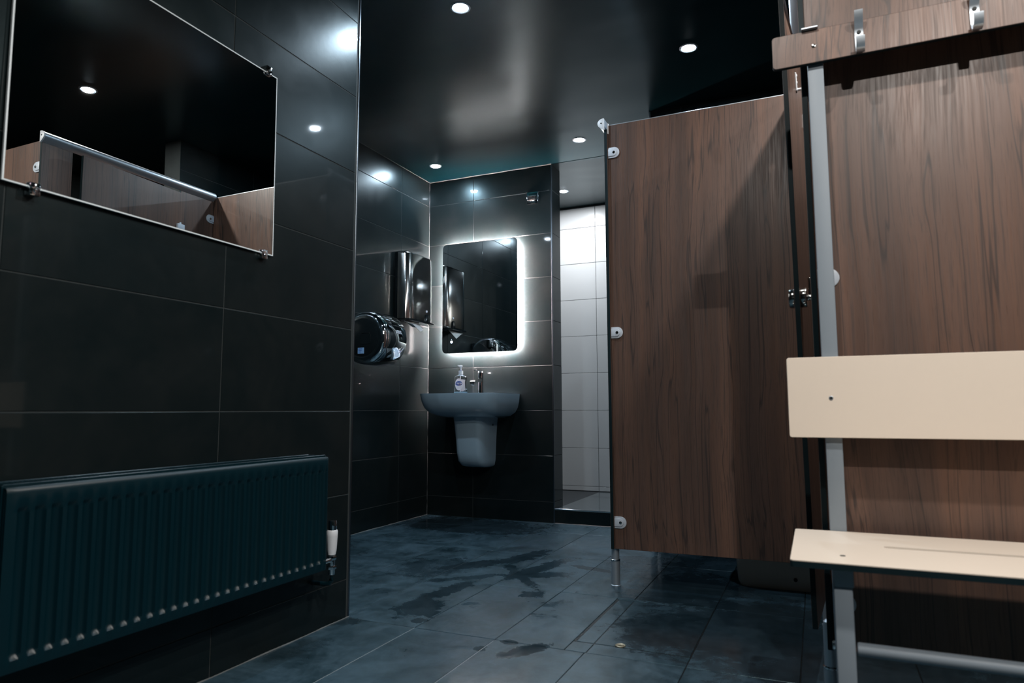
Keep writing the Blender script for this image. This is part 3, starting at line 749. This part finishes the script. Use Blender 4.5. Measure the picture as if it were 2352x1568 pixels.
# bottom face would cover the slot: keep rim only
build('seat_edge', rim, M['core'], seat, 30)
for px in (0.0175, 0.88):
    build('post', MB().box(px, px+0.037, 1.8375, 1.874, 0.0, 1.7045, 0.0025, 2), M['tube'], be)
    build('leg', MB().box(px-0.0015, px+0.0315, 1.490, 1.526, 0.0, 0.3995, 0.0025, 2), M['tube'], be)
    build('support_arm', MB().box(px, px+0.034, 1.486, 1.8370, 0.400, 0.4365, 0.0025, 2), M['tube'], be)
    for z, y in ((1.6585, 1.8220), (0.766, 1.8220)):
        s = MB().cyl((px+0.0165, y-0.0006, z), (px+0.0165, y+0.001, z), 0.0052, n=18, bev=0.0004); build('screw', s, M['steel'] if z > 1 else M['alu'], be)
        if z < 1: build('screw_socket', MB().cyl((px+0.0165, y-0.001, z), (px+0.0165, y, z), 0.0034, n=12), M['hole'], be, 0)
    build('seat_screw', MB().cyl((px+0.018, 1.535, SZ1), (px+0.018, 1.535, SZ1+0.0008), 0.0052, n=16), M['core'], be)
    build('bolt', MB().cyl((px-0.008, 1.508, 0.285), (px-0.0015, 1.508, 0.285), 0.0085, n=14, bev=0.002), M['chrome'], be)
build('stretcher', MB().cyl((0.052, 1.508, 0.283), (0.876, 1.508, 0.281), 0.0125, n=24, bev=0.004), M['tube'], be)
build('rear_stretcher', MB().cyl((0.056, 1.856, 0.258), (0.878, 1.856, 0.258), 0.0125, n=24, bev=0.004), M['tube'], be) if False else None
for px in (0.0065, 0.87):
    build('bracket', MB().box(px, px+0.039, 1.812, 1.8365, 1.7025, 1.7065, 0.0008), M['alu'], be)
# coat hooks
def strip(prof, x, w, t):
    """flat bar bent along prof [(y,z)]"""
    P = [Vector((0, y, z)) for y, z in prof]; rings = []
    for i, p in enumerate(P):
        d = (P[min(i+1, len(P)-1)]-P[max(i-1, 0)]).normalized(); nrm = Vector((0, -d.z, d.y))
        rings.append([(x-w/2, *(p+nrm*t/2).yz), (x+w/2, *(p+nrm*t/2).yz), (x+w/2, *(p-nrm*t/2).yz), (x-w/2, *(p-nrm*t/2).yz)])
    return MB().loft(rings)
YF = 1.8215
prof = [(YF-0.026, 1.715), (YF-0.024, 1.707), (YF-0.019, 1.697), (YF-0.012, 1.688), (YF-0.006, 1.681), (YF-0.003, 1.675), (YF-0.002, 1.662), (YF-0.002, 1.646),
        (YF-0.003, 1.632), (YF-0.007, 1.620), (YF-0.015, 1.612), (YF-0.026, 1.611), (YF-0.035, 1.617), (YF-0.040, 1.627), (YF-0.042, 1.640)]
h0 = build('coat_hook', strip(prof, 0.137, 0.019, 0.0035), M['alu'], be, 40)
build('screw', MB().cyl((0.137, YF-0.0062, 1.668), (0.137, YF-0.002, 1.668), 0.0048, n=16, bev=0.0005), M['hole'], h0)
hooks = [0.378, 0.62, 0.862]
for hx in hooks:
    c = copy_tree(h0, be); c.location = (hx-0.137, 0, 0)

# ------------------------------------------------------------ back-lit mirror
lm = thing('backlit_mirror', (-2.135, YB, 1.14), 'square mirror with rounded corners and a glowing edge above the washbasin', 'mirror')
BX0, BXX1, BZ0, BZ1, BY = -2.429, -1.841, 1.141, 1.931, 4.245
build('mirror_glass', MB().prism(rrect(BX0, BXX1, BZ0, BZ1, 0.032, 6), lambda u, v, d: (u, d, v), BY, BY+0.005), M['mirror'], lm, 30)
build('case', MB().prism(rrect(BX0+0.045, BXX1-0.045, BZ0+0.045, BZ1-0.045, 0.02, 4), lambda u, v, d: (u, d, v), BY+0.0055, YB), M['backing'], lm, 30)
ledm = MB()
inn_, ot_ = rrect(BX0+0.030, BXX1-0.030, BZ0+0.030, BZ1-0.030, 0.02, 4), rrect(BX0+0.020, BXX1-0.020, BZ0+0.020, BZ1-0.020, 0.025, 4)
bb = bmesh.new(); n_ = len(inn_)
L = [[bb.verts.new((u, d, v)) for u, v in P] for P, d in ((inn_, BY+0.006), (ot_, BY+0.006), (ot_, BY+0.024), (inn_, BY+0.024))]
for q in range(4):
    A, B = L[q], L[(q+1) % 4]
    for i in range(n_): j = (i+1) % n_; bb.faces.new((A[i], A[j], B[j], B[i]))
bmesh.ops.recalc_face_normals(bb, faces=bb.faces[:]); ledm.merge(bb)
build('light_strip', ledm, M['led'], lm, 30, label='glowing white edge strip')
tm = MB(); tm.bm.free(); tm = MB()
b = bmesh.new(); cxp, czp = -2.353, 1.222
for (ra, rb) in ((0.0065, 0.0095), (0.0, 0.0028)):
    nn_ = 24; A = [b.verts.new((cxp+ra*math.cos(2*PI*i/nn_), BY-0.0004, czp+ra*math.sin(2*PI*i/nn_))) for i in range(nn_)] if ra > 0 else None
    B = [b.verts.new((cxp+rb*math.cos(2*PI*i/nn_), BY-0.0004, czp+rb*math.sin(2*PI*i/nn_))) for i in range(nn_)]
    if A:
        for i in range(nn_): j = (i+1) % nn_; b.faces.new((A[i], A[j], B[j], B[i]))
    else: b.faces.new(B)
tm.merge(b); tm.box(cxp-0.001, cxp+0.001, BY-0.0006, BY-0.0002, czp+0.017, czp+0.0195)
build('touch_symbol', tm, M['blue_led'], lm, 0)

# ------------------------------------------------------------ switch plate on the back wall
sw = thing('fused_switch', (-1.741, YB, 2.163), 'chrome wall switch plate high on the dark wall right of the glowing mirror', 'switch')
sx, sz = -1.741, 2.206
build('plate', MB().box(sx-0.042, sx+0.042, YB-0.0075, YB, sz-0.042, sz+0.042, 0.003, 2), M['chrome'], sw)
build('surround', MB().prism(rrect(sx-0.034, sx+0.030, sz-0.018, sz+0.016, 0.005, 4), lambda u, v, d: (u, d, v), YB-0.0105, YB-0.0075, 0.001), M['steel'], sw)
build('rocker', MB().prism(rrect(sx-0.025, sx+0.022, sz-0.012, sz+0.011, 0.002, 3), lambda u, v, d: (u, d, v), YB-0.013, YB-0.0105, 0.001), M['hole'], sw)

# ------------------------------------------------------------ washbasin
ba = thing('washbasin', (-2.13, YB, 0.40), 'white wall hung washbasin with a half pedestal under the glowing mirror', 'washbasin')
BXc = -2.13; RZ = 0.848
def plan(hw, yf, rf, z, yb=YB, rb=0.012, n=7):
    """D-like plan: square at the wall, rounded front corners"""
    x0, x1 = BXc-hw, BXc+hw; pts = []
    for k in range(n+1): t = math.radians(180+90*k/n); pts.append((x0+rf+rf*math.cos(t), yf+rf*0.8+rf*0.8*math.sin(t), z))
    for k in range(1, 6): u = k/6; pts.append((x0+rf+(x1-x0-2*rf)*u, yf-0.012*math.sin(PI*u), z))
    for k in range(n+1): t = math.radians(270+90*k/n); pts.append((x1-rf+rf*math.cos(t), yf+rf*0.8+rf*0.8*math.sin(t), z))
    for k in range(4): pts.append((x1, yf+rf*0.8+(yb-yf-rf*0.8)*(k+1)/4, z))
    for k in range(1, 4): pts.append((x1+(x0-x1)*k/4, yb, z))
    for k in range(4): pts.append((x0, yb-(yb-yf-rf*0.8)*(k)/4, z))
    return pts
rings = [plan(.17, 4.06, .08, .688), plan(.215, 3.985, .10, .700), plan(.250, 3.925, .11, .722), plan(.270, 3.885, .12, .755), plan(.280, 3.862, .12, .80), plan(.2845, 3.852, .12, RZ-.006), plan(.2845, 3.852, .12, RZ)]
def bowl(hw, yf, rf, z, yb): return plan(hw, yf, rf, z, yb)
inner = [bowl(.258, 3.882, .11, RZ+0.0005, 4.165), bowl(.250, 3.890, .11, RZ-.012, 4.160), bowl(.225, 3.915, .10, RZ-.07, 4.14), bowl(.150, 3.98, .08, RZ-.115, 4.10), bowl(.04, 4.03, .02, RZ-.122, 4.07)]
bas = build('bowl', MB().loft(rings+[[(x, y, z+0.0008) for x, y, z in inner[0]]]+inner[1:]), M['ceramic'], ba, 45)
build('waste', MB().lathe([(0, 0.004), (.018, .004), (.024, .002), (.024, -.002)], (BXc, 4.05, RZ-.122), n=20), M['chrome'], bas)
def pplan(hw, yf, z): return [(BXc+u, v, z) for u, v in [(-hw, YB)] + [(-hw*math.cos(PI*k/12)**1 if False else -hw*math.copysign(abs(math.cos(PI*k/12))**0.42, math.cos(PI*k/12)), yf+(YB-yf)*0.55*(1-abs(math.sin(PI*k/12))**0.55)) for k in range(13)] + [(hw, YB)]]
build('half_pedestal', MB().loft([pplan(.078, 4.20, .352), pplan(.095, 4.13, .366), pplan(.102, 4.085, .40), pplan(.105, 4.065, .46), pplan(.108, 4.055, .55), pplan(.114, 4.045, .64), pplan(.122, 4.035, .71)]), M['ceramic'], ba, 50)
build('pedestal_screw', MB().cyl((BXc+0.108, 4.22, 0.64), (BXc+0.116, 4.22, 0.64), 0.007, n=12), M['hole'], ba)

# tap
tp = thing('tap', (-2.105, 4.215, RZ), 'chrome mixer tap on the washbasin beside the soap bottle', 'tap')
TX, TY = -2.105, 4.215
t = MB(); t.lathe([(0, 0), (.025, 0), (.025, .004), (.0215, .008), (.0205, .115), (.022, .122), (.022, .150), (.018, .155), (0, .156)], (TX, TY, RZ), n=28)
build('tap_body', t, M['chrome'], tp)
build('spout', MB().loft([[(TX+a*0.016, TY-0.015-dy, RZ+zz+b_*hh) for a, b_ in ((-1, -1), (1, -1), (1, 1), (-1, 1))] for dy, zz, hh in ((0, .098, .013), (.035, .094, .011), (.075, .086, .010), (.105, .079, .009), (.115, .074, .008))]), M['chrome'], tp, 30)
build('aerator', MB().cyl((TX, TY-0.118, RZ+0.058), (TX, TY-0.118, RZ+0.068), 0.010, n=18, bev=0.001), M['chrome'], tp)
build('lever', MB().box(TX-0.012, TX+0.012, TY-0.085, TY+0.012, RZ+0.157, RZ+0.164, 0.002, 2, ), M['chrome'], tp)
# soap bottle
bx, by_ = -2.213, 4.125
so = thing('soap_bottle', (bx, by_, RZ), 'clear pump bottle of hand soap with a white label standing on the washbasin', 'soap bottle')
def oval(hw, hd, z, n=24): return [(bx+hw*math.copysign(abs(math.cos(2*PI*k/n))**0.8, math.cos(2*PI*k/n)), by_+hd*math.copysign(abs(math.sin(2*PI*k/n))**0.8, math.sin(2*PI*k/n)), RZ+z) for k in range(n)]
build('bottle', MB().loft([oval(.046, .024, .001), oval(.0485, .026, .006), oval(.046, .025, .03), oval(.0415, .023, .06), oval(.041, .023, .08), oval(.044, .024, .10), oval(.0455, .024, .112), oval(.040, .021, .121), oval(.022, .016, .127), oval(.014, .013, .130), oval(.014, .013, .134)]), M['clear'], so, 60)
build('liquid', MB().loft([oval(.044, .022, .003), oval(.0455, .023, .008), oval(.0445, .0225, .014), oval(.044, .022, .016)]), M['soap'], so, 60)
def oplate(cz, hw, hh, y, n=28, sq=0.0): return [(bx+hw*math.cos(2*PI*k/n), y, RZ+cz+hh*math.sin(2*PI*k/n)*(1.0 if math.sin(2*PI*k/n) > 0 else 1.25)) for k in range(n)]
lb = build('label', MB().loft([oplate(.070, .029, .036, by_-.0265), oplate(.070, .029, .036, by_-.0275)]), M['label_white'], so, 0)
build('rear_label', MB().loft([oplate(.066, .026, .036, by_+.0265), oplate(.066, .026, .036, by_+.0275)]), M['label_white'], so, 0)
build('logo_oval', MB().loft([[(bx+.0285*math.cos(2*PI*k/24), y, RZ+.072+.0155*math.sin(2*PI*k/24)) for k in range(24)] for y in (by_-.0276, by_-.0280)]), M['label_blue'], lb, 0)
mt = Matrix.Translation((bx, by_-.0284, RZ+.074)) @ Matrix.Rotation(PI/2, 4, 'X')
build('lettering', text_mb('Carex', 0.0215, mt, 0.0002, 0.0003), M['label_white'], lb, 0)
build('logo_swoosh', MB().tube([(bx-.004, by_-.0284, RZ+.0625), (bx+.008, by_-.0284, RZ+.0615), (bx+.020, by_-.0284, RZ+.064)], [.0006, .0012, .0006], 6), M['label_orange'], lb, 0)
build('neck_collar', MB().lathe([(.0135, .133), (.0155, .133), (.0155, .158), (.013, .1595), (0, .1595)], (bx, by_, RZ), n=24), M['white_plastic'], so)
build('seal_ring', MB().lathe([(.009, .1595), (.0095, .162), (0, .1625)], (bx, by_, RZ), n=20), M['label_blue'], so)
pu = MB().lathe([(0, .160), (.0055, .161), (.006, .180), (.0105, .187), (.0135, .190), (.0135, .194), (.008, .197), (0, .198)], (bx, by_, RZ), n=20)
pu.box(bx-0.005, bx+0.005, by_-0.038, by_, RZ+.1875, RZ+.1955, 0.002, 2)
build('pump', pu, M['white_plastic'], so)
build('dip_tube', MB().cyl((bx, by_, RZ+.01), (bx, by_, RZ+.13), 0.0028, n=10), M['white_plastic'], so)

# ------------------------------------------------------------ paper towel dispenser
pd = thing('towel_dispenser', (XD, 4.0, 1.33), 'stainless steel paper towel dispenser on the dark wall beside the glowing mirror', 'dispenser')
DY0, DY1, DZ0, DZ1 = 3.832, 4.168, 1.352, 1.806
XF = XD+0.105
build('back_body', MB().box(XD, XF-0.012, DY0+0.008, DY1-0.004, DZ0-0.012, DZ1+0.006, 0.006, 2), M['black_plastic'], pd)
# curved steel cover
rings = []
for z, ins in ((DZ0, 0.0), (DZ0+0.004, 0.0), (DZ1-0.012, 0.0), (DZ1-0.003, 0.006), (DZ1, 0.014)):
    P = []
    nseg = 40
    for k in range(nseg+1):
        u = 0.5-0.5*math.cos(PI*k/nseg); y = DY0+(DY1-DY0)*u
        bulge = 0.030*(1-abs(2*u-1)**7)+0.003*math.sin(PI*u); lo_ = (z-DZ0)/(DZ1-DZ0)
        P.append((XF-0.014+bulge- ins, y, z))
    P += [(XD+0.03, DY1, z), (XD+0.03, DY0, z)]
    rings.append(P)
build('steel_cover', MB().loft(rings), M['steel'], pd, 60)
build('lock_tab', MB().prism([(-.019, 0), (.019, 0), (.019, .016), (.014, .030), (.011, .055), (.006, .064), (-.006, .064), (-.011, .055), (-.014, .030), (-.019, .016)], lambda u, v, d: (XF+d, 4.055+u, DZ0-0.018+v), 0.016, 0.030, 0.003, 2), M['black_plastic'], pd)
build('lower_lip', MB().box(XD+0.02, XF+0.018, DY0+0.004, DY1, DZ0-0.014, DZ0-0.001, 0.004, 2), M['black_plastic'], pd)
build('badge', MB().box(XF+0.0190, XF+0.0225, 4.048, 4.062, DZ0+0.062, DZ0+0.076, 0.001), M['grey_plastic'], pd)
pt = bmesh.new()
P = [(XF-0.035, 3.86, DZ0-0.0165), (XF-0.03, 4.03, DZ0-0.0165), (XF+0.012, 4.028, DZ0-0.060), (XF+0.012, 3.99, DZ0-0.078), (XF+0.006, 3.90, DZ0-0.035), (XF-0.005, 3.850, DZ0-0.026)]
v1 = [pt.verts.new(p) for p in P]; v2 = [pt.verts.new((p[0]-0.0015, p[1], p[2])) for p in P]
pt.faces.new(v1); pt.faces.new(v2[::-1])
for i in range(len(P)): j = (i+1) % len(P); pt.faces.new((v1[i], v1[j], v2[j], v2[i]))
P = [(XF-0.06, 3.92, DZ0-0.0165), (XF-0.02, 4.02, DZ0-0.0165), (XF+0.002, 4.015, DZ0-0.052), (XF-0.02, 3.94, DZ0-0.050)]
v1 = [pt.verts.new(p) for p in P]; v2 = [pt.verts.new((p[0]-0.0015, p[1], p[2])) for p in P]
pt.faces.new(v1); pt.faces.new(v2[::-1])
for i in range(4): j = (i+1) % 4; pt.faces.new((v1[i], v1[j], v2[j], v2[i]))
bmesh.ops.recalc_face_normals(pt, faces=pt.faces[:]); mb = MB(); mb.merge(pt)
build('paper_towel', mb, M['paper'], None, 0, label='folded white paper towel hanging from the steel dispenser', cat='paper towel')

# ------------------------------------------------------------ hand dryer
hd = thing('hand_dryer', (XD, 3.41, 1.0), 'chrome drum shaped hand dryer on the dark wall left of the towel dispenser', 'hand dryer')
HX, HZ, HR, HY0, HY1 = XD+0.150, 1.166, 0.158, 3.285, 3.535
prof = [(HR, 0.030), (HR, 0.222)]
hy = HY1-HY0
drum = MB().lathe([(HR-.002, .040), (HR, .044), (HR, hy-.016), (HR-.006, hy-.006), (HR-.02, hy), (0, hy)], (HX, HY0, HZ), 'Y', 64)
build('drum', drum, M['chrome'], hd, 40)
build('end_ring', MB().lathe([(HR-.045, .004), (HR-.030, .004), (HR-.012, .012), (HR-.003, .026), (HR-.002, .040), (HR-.005, .041)], (HX, HY0, HZ), 'Y', 64), M['chrome'], hd, 40)
build('end_cover', MB().lathe([(0, .0), (HR-.055, .001), (HR-.042, .006), (HR-.042, .012)], (HX, HY0, HZ), 'Y', 64), M['black_plastic'], hd, 40)
gr = MB()
for k in range(7):
    t = math.radians(30+k*9)   # ribs running along the upper front of the drum
    c_, s_ = math.cos(t), math.sin(t)
    gr.cyl((HX+(HR-.0005)*c_, HY0+.05, HZ+(HR-.0005)*s_), (HX+(HR-.0005)*c_, HY1-.02, HZ+(HR-.0005)*s_), 0.0042, n=8)
build('cover_ribs', gr, M['chrome'], hd)
build('wall_plate', MB().box(XD, XD+0.03, HY0+.02, HY1-.02, HZ-.12, HZ+.12, .004), M['black_plastic'], hd)
tt = math.radians(14)
mt = Matrix.Translation((HX+(HR+.0006)*math.cos(tt), HY0+0.155, HZ+(HR+.0006)*math.sin(tt))) @ Matrix.Rotation(-tt, 4, 'Y') @ Matrix(((0, 0, 1, 0), (1, 0, 0, 0), (0, 1, 0, 0), (0, 0, 0, 1)))
build('lettering', text_mb('ABIS', 0.030, mt, 0.0003, 0.0004), M['grey_plastic'], hd, 0)
build('indicator', MB().cyl((HX+.030, HY0-.001, HZ+.012), (HX+.030, HY0+.002, HZ+.012), .003, n=12), M['red_led'], hd)
build('sensor_bar', MB().box(HX-.0, HX+.052, HY0-.003, HY0+.002, HZ+.024, HZ+.028, .001), M['steel'], hd)
build('sensor_window', MB().prism(rrect(HX-.012, HX+.062, HZ-.040, HZ+.022, .015), lambda u, v, d: (u, d, v), HY0-.0012, HY0+.002, .0005), M['black_plastic'], hd)
st_ = build('sticker', MB().box(HX-.028, HX+.016, HY0-.0008, HY0+.0012, HZ-.095, HZ-.060), M['sticker'], hd, 0, label='small pale blue sticker')
ln = MB()
for k in range(3): ln.box(HX-.024, HX+.004-.004*k, HY0-.0012, HY0-.0006, HZ-.069-k*.009, HZ-.066-k*.009)
build('sticker_print', ln, M['label_blue'], st_, 0)
